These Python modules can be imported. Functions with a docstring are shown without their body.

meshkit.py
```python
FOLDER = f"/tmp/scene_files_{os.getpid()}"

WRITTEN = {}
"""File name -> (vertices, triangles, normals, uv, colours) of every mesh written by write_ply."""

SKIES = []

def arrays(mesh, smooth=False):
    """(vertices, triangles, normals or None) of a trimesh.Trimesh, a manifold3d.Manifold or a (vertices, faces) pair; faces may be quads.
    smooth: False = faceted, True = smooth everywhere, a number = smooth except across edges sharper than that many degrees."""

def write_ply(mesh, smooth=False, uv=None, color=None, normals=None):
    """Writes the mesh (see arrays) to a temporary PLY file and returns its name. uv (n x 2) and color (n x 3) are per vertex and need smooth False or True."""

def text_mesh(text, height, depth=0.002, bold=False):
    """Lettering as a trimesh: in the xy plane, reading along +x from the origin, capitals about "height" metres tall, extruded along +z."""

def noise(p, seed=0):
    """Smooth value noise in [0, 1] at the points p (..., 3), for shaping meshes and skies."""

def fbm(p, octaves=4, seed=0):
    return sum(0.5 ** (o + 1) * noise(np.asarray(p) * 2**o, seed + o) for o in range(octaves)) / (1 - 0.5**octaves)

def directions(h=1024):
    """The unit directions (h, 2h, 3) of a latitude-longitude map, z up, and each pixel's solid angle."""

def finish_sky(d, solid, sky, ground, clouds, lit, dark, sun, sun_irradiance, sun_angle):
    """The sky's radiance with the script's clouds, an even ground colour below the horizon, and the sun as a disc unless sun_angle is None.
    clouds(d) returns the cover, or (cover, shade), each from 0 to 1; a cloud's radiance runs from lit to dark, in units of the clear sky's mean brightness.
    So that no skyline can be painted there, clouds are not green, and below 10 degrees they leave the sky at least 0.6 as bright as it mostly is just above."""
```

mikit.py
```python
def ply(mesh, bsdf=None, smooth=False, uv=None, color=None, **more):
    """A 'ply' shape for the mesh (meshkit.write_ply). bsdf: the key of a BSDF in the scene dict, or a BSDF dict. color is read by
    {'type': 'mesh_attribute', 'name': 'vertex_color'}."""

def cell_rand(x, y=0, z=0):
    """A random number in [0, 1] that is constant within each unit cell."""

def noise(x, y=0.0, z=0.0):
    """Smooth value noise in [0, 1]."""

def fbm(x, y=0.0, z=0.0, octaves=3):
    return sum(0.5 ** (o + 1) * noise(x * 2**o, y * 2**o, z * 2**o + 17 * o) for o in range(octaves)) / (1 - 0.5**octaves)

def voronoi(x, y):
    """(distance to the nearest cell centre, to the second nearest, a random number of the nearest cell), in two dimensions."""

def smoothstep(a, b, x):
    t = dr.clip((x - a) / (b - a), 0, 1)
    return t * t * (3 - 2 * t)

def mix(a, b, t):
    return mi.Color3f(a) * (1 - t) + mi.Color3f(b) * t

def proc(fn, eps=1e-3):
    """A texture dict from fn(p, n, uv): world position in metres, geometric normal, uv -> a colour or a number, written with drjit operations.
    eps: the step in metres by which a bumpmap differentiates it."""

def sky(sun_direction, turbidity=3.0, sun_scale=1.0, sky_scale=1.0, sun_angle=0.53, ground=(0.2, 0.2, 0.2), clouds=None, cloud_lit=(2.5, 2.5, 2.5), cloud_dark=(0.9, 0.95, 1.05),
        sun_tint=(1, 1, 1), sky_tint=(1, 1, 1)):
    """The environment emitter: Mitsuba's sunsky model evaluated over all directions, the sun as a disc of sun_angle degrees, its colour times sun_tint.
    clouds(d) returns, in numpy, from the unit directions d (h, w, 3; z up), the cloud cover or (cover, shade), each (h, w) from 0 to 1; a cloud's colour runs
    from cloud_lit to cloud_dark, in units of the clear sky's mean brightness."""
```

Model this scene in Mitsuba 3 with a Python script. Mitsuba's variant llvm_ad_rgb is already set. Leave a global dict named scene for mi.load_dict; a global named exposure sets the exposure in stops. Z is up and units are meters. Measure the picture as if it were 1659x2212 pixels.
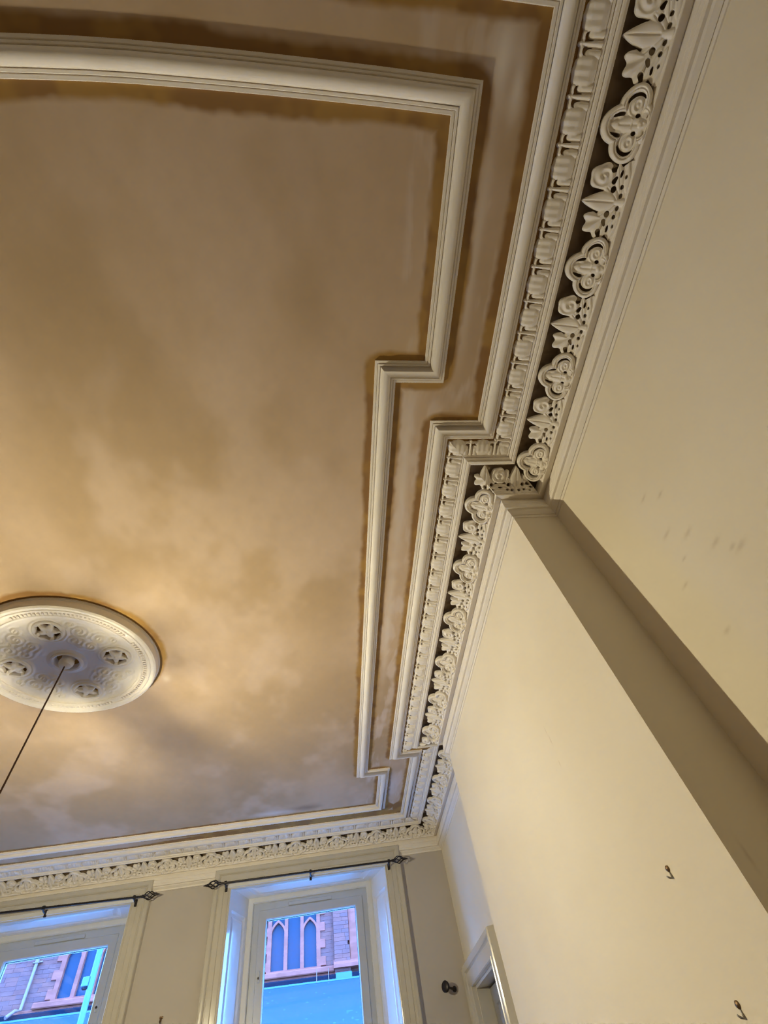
import math, random
import numpy as np, trimesh, manifold3d as m3, mitsuba as mi, mikit, drjit as dr, meshkit
from scipy.interpolate import PchipInterpolator
from scipy.spatial.transform import Rotation as R
random.seed(3); np.random.seed(3)
T = mi.ScalarTransform4f
scene, labels = {}, {}
proc, noise, fbm, smoothstep, mix = mikit.proc, mikit.noise, mikit.fbm, mikit.smoothstep, mikit.mix

# ------------------------------------------------------------------ camera, sky, exposure
F = 979.2
CAM = R.from_euler('ZXY', [-0.2533, 0.9452, 0.2409]).as_matrix()
EYE = np.array([0.0, 0.0, 1.6])
scene['camera'] = {'type': 'perspective', 'fov_axis': 'x', 'fov': 2 * math.degrees(math.atan(829.5 / F)), 'near_clip': 0.02, 'far_clip': 200.0,
                   'to_world': T().look_at(origin=EYE.tolist(), target=(EYE + CAM[:, 1]).tolist(), up=CAM[:, 2].tolist())}
exposure = -0.05
LAMP = (-1.52, 2.40, 2.60)
LAMP_RADIANCE = (8800.0, 7700.0, 5000.0)

def overcast(d):
    n = meshkit.fbm(d * np.array([3.0, 3.0, 6.0]), octaves=4, seed=5)
    return np.clip(0.86 + 0.3 * (n - 0.5), 0, 1), np.clip(0.3 + 0.9 * (n - 0.5), 0, 1)
scene['sky'] = mikit.sky((0.3, -0.6, 0.74), turbidity=4.0, sun_scale=0.0, sky_scale=150.0, ground=(0.35, 0.35, 0.35), clouds=overcast,
                         cloud_lit=(0.20, 0.66, 1.80), cloud_dark=(0.15, 0.53, 1.50), sky_tint=(0.17, 0.57, 1.5))

# ------------------------------------------------------------------ helpers
def numbered(name):
    if name not in scene and name not in labels: return name
    k = 1
    while '%s_%03d' % (name, k) in scene or '%s_%03d' % (name, k) in labels: k += 1
    return '%s_%03d' % (name, k)
def put(name, shape, parent=None, label=None, cat=None, group=None, kind=None, to_world=None):
    key = numbered(name if parent is None else parent + '__' + name)
    s = dict(shape)
    if to_world is not None: s['to_world'] = to_world
    scene[key] = s
    tag(key, label, cat, group, kind)
    return key
def tag(key, label=None, cat=None, group=None, kind=None):
    d = {k: v for k, v in dict(label=label, category=cat, group=group, kind=kind).items() if v}
    if d: labels[key] = d
def thing(name, label, cat=None, group=None, kind=None):
    key = numbered(name); labels[key] = {}
    tag(key, label, cat, group, kind); return key
def box(x0, x1, y0, y1, z0, z1):
    b = trimesh.creation.box((abs(x1 - x0), abs(y1 - y0), abs(z1 - z0)))
    b.apply_translation(((x0 + x1) / 2, (y0 + y1) / 2, (z0 + z1) / 2)); return b
def rbox(x0, x1, y0, y1, z0, z1, r=0.004):
    """box with chamfered edges (hull of shrunk boxes)"""
    r = min(r, abs(x1 - x0) / 2.2, abs(y1 - y0) / 2.2, abs(z1 - z0) / 2.2)
    pts = []
    for sx, X in ((1, x0), (-1, x1)):
        for sy, Y in ((1, y0), (-1, y1)):
            for sz, Z in ((1, z0), (-1, z1)):
                pts += [(X + sx * r, Y + sy * r, Z), (X + sx * r, Y, Z + sz * r), (X, Y + sy * r, Z + sz * r)]
    return trimesh.convex.convex_hull(np.array(pts))
def cat(ms): return trimesh.util.concatenate(ms)
def tube(pts, rad, n=10, caps=True):
    p = np.asarray(pts, float); rad = np.broadcast_to(rad, (len(p),))
    t = np.gradient(p, axis=0); t /= np.linalg.norm(t, axis=1, keepdims=True)
    a = np.cross(t[0], [0, 0, 1.0] if abs(t[0][2]) < 0.9 else [1.0, 0, 0]); a /= np.linalg.norm(a)
    V = []
    for i in range(len(p)):
        a = a - t[i] * (a @ t[i]); a /= np.linalg.norm(a); b = np.cross(t[i], a)
        ang = np.arange(n) * 2 * np.pi / n
        V.append(p[i] + rad[i] * (np.cos(ang)[:, None] * a + np.sin(ang)[:, None] * b))
    V = np.vstack(V); Fc = []
    for i in range(len(p) - 1):
        for j in range(n):
            k = (j + 1) % n
            Fc += [(i * n + j, i * n + k, (i + 1) * n + k), (i * n + j, (i + 1) * n + k, (i + 1) * n + j)]
    if caps:
        V = np.vstack([V, p[:1], p[-1:]]); c0, c1 = len(V) - 2, len(V) - 1; e = (len(p) - 1) * n
        for j in range(n):
            k = (j + 1) % n
            Fc += [(c0, k, j), (c1, e + j, e + k)]
    return trimesh.Trimesh(V, np.array(Fc), process=False)
def lathe(prof, n=48):
    """prof: (r, z) from bottom centre outward; open at the axis if r > 0"""
    prof = np.asarray(prof, float); ang = np.arange(n) * 2 * np.pi / n
    V = np.vstack([np.c_[r * np.cos(ang), r * np.sin(ang), np.full(n, z)] for r, z in prof]); Fc = []
    for i in range(len(prof) - 1):
        for j in range(n):
            k = (j + 1) % n
            Fc += [(i * n + j, i * n + k, (i + 1) * n + k), (i * n + j, (i + 1) * n + k, (i + 1) * n + j)]
    return trimesh.Trimesh(V, np.array(Fc), process=False)
def sweep(path, prof, closed, emb):
    """prof points (t outward = right-hand side of the travel direction, s) swept with mitres along the 2-D path; emb(xy, s) -> 3-D points"""
    P = np.asarray(path, float); n = len(P)
    d = np.roll(P, -1, 0) - P; d /= np.linalg.norm(d, axis=1, keepdims=True)
    M = np.zeros_like(P)
    for i in range(n):
        di, dp = d[i], d[i - 1]
        if not closed:
            if i == 0: dp = di
            if i == n - 1: di = dp
        n0, n1 = np.array([dp[1], -dp[0]]), np.array([di[1], -di[0]])
        m = n0 + n1; M[i] = m / (m @ n0)
    prof = np.asarray(prof, float); k = len(prof)
    V = np.vstack([emb(P[i] + prof[:, :1] * M[i], prof[:, 1]) for i in range(n)]); Fc = []
    for i in range(n if closed else n - 1):
        a, b = i * k, ((i + 1) % n) * k
        for j in range(k):
            q = (j + 1) % k
            Fc += [(a + j, a + q, b + q), (a + j, b + q, b + j)]
    if not closed:
        from shapely.geometry import Polygon
        tv, tf = trimesh.creation.triangulate_polygon(Polygon(prof), engine='earcut')
        from scipy.spatial import cKDTree
        ix = cKDTree(prof).query(tv)[1]
        for f in tf: Fc += [tuple(ix[f]), tuple((n - 1) * k + ix[f][::-1])]
    m = trimesh.Trimesh(V, np.array(Fc), process=False)
    m.fix_normals(); return m
CEIL = 3.6
def on_ceiling(xy, s): return np.c_[xy, CEIL - s]

def sheet(inside, height, bounds, step, thick):
    """a pierced relief: top surface z = height(a, v) where inside(a, v) > 0, sides down by thick"""
    a0, a1, v0, v1 = bounds
    na, nv = int(round((a1 - a0) / step)) + 1, int(round((v1 - v0) / step)) + 1
    A, V = np.meshgrid(np.linspace(a0, a1, na), np.linspace(v0, v1, nv), indexing='ij')
    A, V = A.ravel(), V.ravel(); D = inside(A, V)
    D = np.where(np.abs(D) < 1e-7, 1e-7, D)
    i, j = np.meshgrid(np.arange(na - 1), np.arange(nv - 1), indexing='ij'); q = (i * nv + j).ravel()
    tris = np.vstack([np.c_[q, q + nv, q + nv + 1], np.c_[q, q + nv + 1, q + 1]])
    pts = list(zip(A, V)); extra = {}
    def cut(p, r):
        key = (p, r) if p < r else (r, p)
        if key not in extra:
            t = D[key[0]] / (D[key[0]] - D[key[1]]); t = min(max(t, 0.04), 0.96)
            extra[key] = len(pts); pts.append((A[key[0]] + t * (A[key[1]] - A[key[0]]), V[key[0]] + t * (V[key[1]] - V[key[0]])))
        return extra[key]
    s = (D[tris] > 0); cnt = s.sum(1); out = [tuple(t) for t in tris[cnt == 3]]
    for t, f in zip(tris[(cnt > 0) & (cnt < 3)], s[(cnt > 0) & (cnt < 3)]):
        if f.sum() == 1:
            k = int(np.argmax(f)); p, r, u = t[k], t[(k + 1) % 3], t[(k + 2) % 3]
            out.append((p, cut(p, r), cut(p, u)))
        else:
            k = int(np.argmin(f)); p, r, u = t[k], t[(k + 1) % 3], t[(k + 2) % 3]
            c1, c2 = cut(p, r), cut(p, u)
            out += [(c1, r, u), (c1, u, c2)]
    out = np.array(out); used, inv = np.unique(out, return_inverse=True)
    P = np.array(pts)[used]; f = inv.reshape(-1, 3)
    top = np.c_[P, height(P[:, 0], P[:, 1])]
    e = np.vstack([f[:, [0, 1]], f[:, [1, 2]], f[:, [2, 0]]])
    es = np.sort(e, 1); _, idx, c = np.unique(es, axis=0, return_index=True, return_counts=True)
    be = e[idx[c == 1]]
    bv, binv = np.unique(be, return_inverse=True); binv = binv.reshape(-1, 2)
    low = top[bv].copy(); low[:, 2] = -thick; n = len(top)
    side = np.vstack([np.c_[be[:, 1], be[:, 0], n + binv[:, 0]], np.c_[be[:, 1], n + binv[:, 0], n + binv[:, 1]]])
    return trimesh.Trimesh(np.vstack([top, low]), np.vstack([f, side]), process=False)
def circ(a, v, ca, cv, r): return r - np.hypot(a - ca, v - cv)
def ell(a, v, ca, cv, ra, rv): return (1 - np.hypot((a - ca) / ra, (v - cv) / rv)) * np.minimum(ra, rv)
def caps(a, v, p, q, r0, r1=None):
    r1 = r0 if r1 is None else r1
    dx, dy = q[0] - p[0], q[1] - p[1]; t = np.clip(((a - p[0]) * dx + (v - p[1]) * dy) / (dx * dx + dy * dy), 0, 1)
    return r0 + (r1 - r0) * t - np.hypot(a - p[0] - t * dx, v - p[1] - t * dy)
def leaf(a, v, p, q, w, sharp=0.8):
    """(inside distance, distance across from the midrib) of a pointed leaf from p to q"""
    dx, dy = q[0] - p[0], q[1] - p[1]; L = math.hypot(dx, dy); ux, uy = dx / L, dy / L
    t = ((a - p[0]) * ux + (v - p[1]) * uy) / L; c = np.abs(-(a - p[0]) * uy + (v - p[1]) * ux)
    tc = np.clip(t, 0, 1)
    return w * np.sin(np.pi * tc ** sharp) ** 0.8 - c - 4 * w * np.maximum(0, np.maximum(-t, t - 1)), c
def dome(d, w): return np.sqrt(np.clip(1 - (1 - np.clip(d / w, 0, 1)) ** 2, 0, 1))

# ------------------------------------------------------------------ materials
def rgb(*c): return {'type': 'rgb', 'value': list(c)}
def mat(name, d): scene[name] = {'type': 'twosided', 'bsdf': d}; return name
def paint_fn(base, dark, scale=9.0, amt=0.5):
    def f(p, n, uv): return mix(base, dark, amt * smoothstep(0.45, 0.8, fbm(p.x * scale, p.y * scale, p.z * scale, 3)))
    return f
mat('plaster_paint', {'type': 'diffuse', 'reflectance': proc(paint_fn((0.81, 0.765, 0.695), (0.75, 0.70, 0.62)))})
mat('gloss_cream', {'type': 'principled', 'base_color': proc(paint_fn((0.52, 0.49, 0.42), (0.48, 0.45, 0.38), 5.0)), 'roughness': 0.16, 'specular': 0.5})
mat('gloss_white', {'type': 'principled', 'base_color': rgb(0.68, 0.70, 0.71), 'roughness': 0.14, 'specular': 0.5})
mat('upvc', {'type': 'principled', 'base_color': rgb(0.45, 0.49, 0.54), 'roughness': 0.3, 'specular': 0.5})
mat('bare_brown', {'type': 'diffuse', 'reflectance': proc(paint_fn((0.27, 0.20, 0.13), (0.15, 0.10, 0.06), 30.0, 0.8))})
mat('black_iron', {'type': 'principled', 'base_color': rgb(0.022, 0.018, 0.016), 'roughness': 0.38, 'metallic': 0.4})
mat('brass_dark', {'type': 'principled', 'base_color': rgb(0.16, 0.10, 0.05), 'roughness': 0.4, 'metallic': 0.7})
mat('grey_metal', {'type': 'principled', 'base_color': rgb(0.3, 0.29, 0.27), 'roughness': 0.4, 'metallic': 0.8})
mat('brown_flex', {'type': 'diffuse', 'reflectance': rgb(0.10, 0.062, 0.045)})
mat('lamp_metal', {'type': 'principled', 'base_color': rgb(0.45, 0.36, 0.2), 'roughness': 0.3, 'metallic': 0.8})
scene['glass'] = {'type': 'thindielectric', 'int_ior': 1.5}

# wall paint: cream, with scuffs where something rubbed off (near part of the right wall) and two scratches on the chimney breast
SCUFFS = [(1.233, .882, 2.892, .020, .006), (1.233, .823, 2.829, .018, .006), (1.233, .928, 2.726, .022, .007), (1.233, .868, 2.655, .024, .008), (1.233, .827, 2.553, .022, .008),
          (1.233, .800, 2.50, .016, .007), (1.233, .780, 2.481, .026, .009), (1.233, 1.023, 2.567, .018, .006), (1.233, 1.029, 2.375, .018, .007), (1.233, .95, 2.62, .014, .005),
          (.9955, 1.945, 2.60, .003, .020), (.9955, 1.938, 2.555, .004, .018), (.9955, 1.95, 2.46, .003, .012), (1.04, 1.302, 1.905, .008, .03)]
def wall_fn(p, n, uv):
    big = fbm(p.x * 1.3 + 3, p.y * 1.3, p.z * 1.3, 3)
    c = mix((0.80, 0.745, 0.625), (0.755, 0.69, 0.555), smoothstep(0.3, 0.7, big))
    wob = 0.6 + 0.9 * noise(p.x * 90, p.y * 90, p.z * 90)
    m = mi.Float(0)
    for x, y, z, ry, rz in SCUFFS:
        rx = 0.01 if abs(x - 1.04) > 0.005 else 0.006
        m = dr.maximum(m, dr.exp(-(dr.square((p.x - x) / rx) + dr.square((p.y - y) / ry) + dr.square((p.z - z) / rz)) * wob))
    return mix(c, (0.50, 0.42, 0.31), 0.42 * m)
mat('wall_paint', {'type': 'diffuse', 'reflectance': proc(wall_fn)})

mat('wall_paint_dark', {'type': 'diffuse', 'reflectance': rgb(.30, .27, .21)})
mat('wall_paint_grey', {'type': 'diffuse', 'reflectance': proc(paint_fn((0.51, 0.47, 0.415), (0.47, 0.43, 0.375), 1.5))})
# plan of the ceiling mouldings (metres; the camera stands over the origin)
XR = -1.52
XA, XB, XC, Y0, Y1, Y2, Y3, W1 = .4994, .2758, .4762, -.2488, .5822, 4.3091, 4.9161, .0964
XD, XE, XF, YD0, Y4, Y5, Y6, W2 = .7973, .5595, .7478, -.5303, .8659, 4.055, 5.1753, .0967
TW = .436
XN, XCH, XAL, YW, YN, XL = XD + TW, XE + TW, XF + TW, Y6 + TW, YD0 - TW, 2 * XR - XD - TW
YC0, YC1 = Y4 + TW, 3.655
mir = lambda x: 2 * XR - x
bow = PchipInterpolator([XR, -1.2, -.89, -.5, -.08, .2, XA], [-.203, -.212, -.2325, -.2505, -.2545, -.2535, Y0])
near = [(x, float(bow(x))) for x in np.linspace(XR, XA, 17)]
nearall = [(mir(x), y) for x, y in near[:0:-1]] + near          # left to right along the near side
# travel anticlockwise seen from above: right-hand side = away from the room's middle
PATH_IN = nearall + [(XA, Y1), (XB, Y1), (XB, Y2), (XC, Y2), (XC, Y3), (mir(XA), Y3)]
PATH_OUT = [(mir(XD), YD0), (XD, YD0), (XD, Y4), (XE, Y4), (XE, Y5), (XF, Y5), (XF, Y6), (mir(XD), Y6)]
ROSE = (XR, 2.40)

def seg_dist(px, py, a, b):
    dx, dy = b[0] - a[0], b[1] - a[1]; L2 = dx * dx + dy * dy
    t = dr.clip(((px - a[0]) * dx + (py - a[1]) * dy) / L2, 0, 1)
    return dr.sqrt(dr.square(px - a[0] - t * dx) + dr.square(py - a[1] - t * dy))
def offset_path(path, t):
    P = np.asarray(path, float); d = np.roll(P, -1, 0) - P; d /= np.linalg.norm(d, axis=1, keepdims=True); out = []
    for i in range(len(P)):
        n0, n1 = np.array([d[i - 1][1], -d[i - 1][0]]), np.array([d[i][1], -d[i][0]]); m = n0 + n1
        out.append(P[i] + t * m / (m @ n0))
    return out
CL_IN = offset_path([(mir(XA), Y0 + .01), (XR, -.203), (-.5, -.2505), (XA, Y0), (XA, Y1), (XB, Y1), (XB, Y2), (XC, Y2), (XC, Y3), (mir(XA), Y3)], W1 / 2)
CL_OUT = offset_path(PATH_OUT, W2 / 2)
SMEARS = [(-.20, 4.80, .13, .045, (.30, .20, .12), .85), (-.50, 4.83, .16, .035, (.72, .68, .64), .7), (-1.02, 2.68, .025, .035, (.72, .62, .5), .8), (.655, -.40, .035, .10, (.84, .78, .72), .85), (.72, -.33, .02, .07, (.84, .78, .72), .7), (.45, 1.2, .03, .5, (.74, .66, .58), .7), (.66, .1, .02, .35, (.70, .62, .54), .6), (.44, 2.3, .02, .5, (.74, .66, .58), .55), (.62, 4.55, .05, .22, (.66, .62, .6), .7)]
def ceiling_fn(p, n, uv):
    x, y = p.x, p.y
    d = mi.Float(9)
    for path, w in ((CL_IN, W1), (CL_OUT, W2)):
        for i in range(len(path)): d = dr.minimum(d, seg_dist(x, y, path[i], path[(i + 1) % len(path)]) - w / 2)
    dy_ = y - ROSE[1]; drose = dr.sqrt(dr.square(x - ROSE[0]) + dr.square(dy_)) - 0.527 + 0.03 * smoothstep(-0.1, 0.4, dy_)
    d = dr.minimum(d, drose)
    big = fbm(x * 1.1 + 7, y * 0.8, 1.5, 4); mid = fbm(x * 3.1, y * 2.3 + 4, 3.0, 4); fine = fbm(x * 22, y * 17, 2.0, 3)
    c = mix((0.57, 0.43, 0.295), (0.46, 0.335, 0.205), smoothstep(0.36, 0.64, big))
    c = mix(c, (0.61, 0.475, 0.355), 0.6 * smoothstep(0.48, 0.72, mid))
    c = c * (0.965 + 0.07 * fine)
    # pale skim streaks, mostly in the strip between the two mouldings and in the far corner
    wx = x + 0.12 * (fbm(x * 2.5, y * 2.5, 9.0, 2) - 0.5); streak = 0.6 * fbm(wx * 19 + 5, y * 4.1 + 3.0 * x, 4.0, 4) + 0.4 * fbm(x * 6, y * 6, 2.5, 3)
    c = mix(c, (0.66, 0.56, 0.49), 0.6 * smoothstep(0.48, 0.66, streak) * smoothstep(XB + W1 - .02, XB + W1 + .02, x))
    for gx, gy, rx_, ry_, col, am in SMEARS:
        c = mix(c, col, am * dr.exp(-(dr.square((x - gx) / rx_) + dr.square((y - gy) / ry_)) * (0.5 + 1.0 * noise(x * 14, y * 14, 5.0))))
    # damp brown border that has not dried yet along the mouldings
    wob = (fbm(x * 5, y * 5, 0.3, 3) - 0.5) * 0.045 + (noise(x * 38, y * 38, 1.2) - 0.5) * 0.009
    e = d + wob
    wd = 0.032 + 0.014 * smoothstep(1.2, 0.2, y)
    wd = wd + 0.06 * smoothstep(4.88, 5.0, y) * smoothstep(-1.9, -1.0, x)
    wet = 1 - smoothstep(wd - 0.016, wd + 0.012, e)
    brown = mix((0.37, 0.215, 0.060), (0.27, 0.145, 0.050), smoothstep(0.35, 0.65, fbm(x * 9 + 1, y * 9, 7.0, 3)))
    return mix(c, brown, 0.93 * wet)
mat('ceiling_plaster', {'type': 'diffuse', 'reflectance': proc(ceiling_fn)})

# ------------------------------------------------------------------ room shell
put('ceiling', mikit.ply(box(XL - .3, 1.8, YN - .3, YW + .5, CEIL, CEIL + .15), 'ceiling_plaster'), kind='structure', label='bare brown plaster ceiling with damp darker borders along the white mouldings')
def floor_fn(p, n, uv):
    b = mikit.cell_rand(dr.floor(p.x / 0.12), dr.floor(p.y / 1.9))
    return mix((0.13, 0.085, 0.05), (0.08, 0.05, 0.03), 0.5 * b + 0.5 * fbm(p.x * 30, p.y * 2.0, 0, 3))
mat('floor_boards', {'type': 'diffuse', 'reflectance': proc(floor_fn)})
put('floor', mikit.ply(box(XL - .3, 1.8, YN - .3, YW + .5, -.1, 0), 'floor_boards'), kind='structure')
plan = np.array([(XN, YN - .3), (XN, YC0), (XCH, YC0), (XCH, YC1), (XAL, YC1), (XAL, YW), (XAL, YW + .45), (1.8, YW + .45), (1.8, YN - .3)])
from shapely.geometry import Polygon as _Pg
if not _Pg(plan).exterior.is_ccw: plan = plan[::-1]
cs = m3.CrossSection([plan])
wr = m3.Manifold.extrude(cs, 3.6)
DY0, DY1, DZ = 4.49, 5.34, 2.31
wr = wr - m3.Manifold.cube((0.30, DY1 - DY0, DZ)).translate((XAL - .1, DY0, 0))
put('wall_right', mikit.ply(wr, 'wall_paint'), kind='structure', label='cream painted right wall with projecting chimney breast')
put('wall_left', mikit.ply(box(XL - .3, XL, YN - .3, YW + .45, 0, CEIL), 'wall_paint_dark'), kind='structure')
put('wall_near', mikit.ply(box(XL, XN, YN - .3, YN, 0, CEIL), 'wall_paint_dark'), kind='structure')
WINX = [(-.94, .56), (-.94 - 2.41, .56 - 2.41)]
ZTOP, ZSILL = 3.285, .80
hole = [(a - .03, b + .03) for a, b in WINX]
ww = [box(XL, hole[1][0], YW, YW + .45, 0, CEIL), box(hole[1][1], hole[0][0], YW, YW + .45, 0, CEIL), box(hole[0][1], XAL, YW, YW + .45, 0, CEIL)]
for a, b in hole: ww += [box(a, b, YW, YW + .45, 0, ZSILL - .03), box(a, b, YW, YW + .45, ZTOP + .03, CEIL)]
wm = m3.Manifold()
for b in ww: wm = wm + m3.Manifold(m3.Mesh(np.asarray(b.vertices, np.float32), np.asarray(b.faces, np.uint32)))
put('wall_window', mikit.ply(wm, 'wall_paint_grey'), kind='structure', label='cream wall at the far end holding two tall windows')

# ------------------------------------------------------------------ ceiling mouldings and cornice
half = [(0, 0), (0, .011), (.009, .0125), (.0125, .0085), (.0140, .0155), (.0205, .0170), (.0240, .0120), (.0265, .0215), (.031, .0295), (.039, .0350), (.0483, .0368)]
PROF_M = half + [(.0966 - t, s) for t, s in half[-2::-1]]
k_in = put('trim_1', mikit.ply(sweep(PATH_IN, PROF_M, True, on_ceiling), 'plaster_paint', smooth=28), kind='structure', label='inner white plaster moulding framing the ceiling panel, stepped around the chimney breast')
k_out = put('trim_2', mikit.ply(sweep(PATH_OUT, PROF_M, True, on_ceiling), 'plaster_paint', smooth=28), kind='structure', label='outer white plaster ceiling moulding next to the leafy cornice')
CO = thing('trim_3', 'white plaster cornice with pierced leaf and quatrefoil frieze along the walls', kind='structure')
PROF_LIP = [(.168, -.002), (.168, .018), (.1765, .0205), (.1795, .0165), (.1815, .0265), (.1895, .0295), (.1925, .0245), (.1950, .0370), (.2035, .0410), (.2065, .0370), (.2085, .0465), (.2165, .0480), (.2285, .0425), (.2285, -.002)]
put('lip_moulding', mikit.ply(sweep(PATH_OUT, PROF_LIP, True, on_ceiling), 'plaster_paint', smooth=20), CO)
PROF_LOW = [(.3665, .106), (.3655, .118), (.3665, .1205), (.3690, .1210), (.4080, .1030), (.4060, .1260), (.4000, .1290), (.3980, .1500), (.4000, .1530), (.3965, .1570), (.3945, .1760), (.3965, .1800), (.3930, .1835), (.3920, .201), (.404, .2015), (.4085, .2095), (.4245, .2230), (.4270, .2200), (.431, .2345), (.437, .2355), (.437, .060), (.372, .060)]
put('lower_moulding', mikit.ply(sweep(PATH_OUT, PROF_LOW, True, on_ceiling), 'plaster_paint', smooth=20), CO, label='cream run of mouldings between frieze and wall')
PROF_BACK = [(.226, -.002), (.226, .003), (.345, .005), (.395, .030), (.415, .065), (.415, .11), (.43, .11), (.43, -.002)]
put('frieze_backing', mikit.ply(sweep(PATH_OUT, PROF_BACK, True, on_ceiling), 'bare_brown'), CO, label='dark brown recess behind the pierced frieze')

# pierced frieze: the quatrefoil
QR = .056
QC = [(-.052, .060), (.052, .060), (0, .099), (0, .022)]
def q_out(a, v): return np.max([circ(a, v, x, y, QR) for x, y in QC], 0)
def q_in(a, v): return np.max([circ(a, v, x, y, QR - .0205) for x, y in QC], 0)
def q_parts(a, v):
    body, bc = leaf(a, v, (0, -.004), (0, .138), .0235, .85)
    parts = [(q_in(a, v) + .004, .004, .03, 0), (body, .013, .017, .05 * bc - .003 * np.exp(-(bc / .003) ** 2))]
    for s in (-1, 1):
        curl = circ(a, v, s * .046, .060, .0285)
        parts.append((curl, .010, .018, .0030 * np.cos(np.hypot(a - s * .050, v - .055) * 400)))
        parts.append((caps(a, v, (s * .018, .100), (s * .036, .118), .0105, .008), .008, .010, 0))
        parts.append((caps(a, v, (s * .020, .020), (s * .070, .026), .013, .010), .008, .012, 0))
    parts.append((circ(a, v, 0, .026, .0125), .020, .012, 0))
    parts.append((circ(a, v, 0, .112, .013), .013, .013, 0))
    return parts
def q_holes(a, v):
    d = np.full_like(a, -1.0)
    for s in (-1, 1):
        inner = np.max([circ(a, v, s * .052, .060, QR - .0215), circ(a, v, s * .046, .060, .030)], 0)
        d = np.maximum(d, np.minimum(np.minimum(inner, -circ(a, v, s * .0385, .056, .0365)), circ(a, v, s * .075, .064, .033)))
        d = np.maximum(d, ell(a, v, s * .0235, .0455, .0070, .0095))
        d = np.maximum(d, caps(a, v, (s * .031, .098), (s * .0225, .1235), .0078, .0036))
        d = np.maximum(d, caps(a, v, (s * .020, .006), (s * .034, .002), .0035))
    return d
def q_inside(a, v):
    ring = np.minimum(q_out(a, v), -q_in(a, v))
    return np.minimum(np.maximum(ring, np.minimum(q_out(a, v), -q_holes(a, v))), v + .012)
def q_height(a, v):
    s = np.clip(q_out(a, v) / .0205, 0, 1); ring = np.minimum(q_out(a, v), -q_in(a, v))
    h = np.where(ring > -.001, .005 + .0115 * np.sin(np.pi * np.clip(s * .86 + .08, 0, 1)) ** .6 - .0055 * np.exp(-((s - .66) / .09) ** 2), -1)
    for d, amp, w, ex in q_parts(a, v): h = np.maximum(h, np.where(d > -.001, -.002 + amp * dome(d + .001, w) + ex, -1))
    return np.maximum(h, -.004)
quatre = sheet(q_inside, q_height, (-.112, .112, -.012, .158), .0022, .012)
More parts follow.
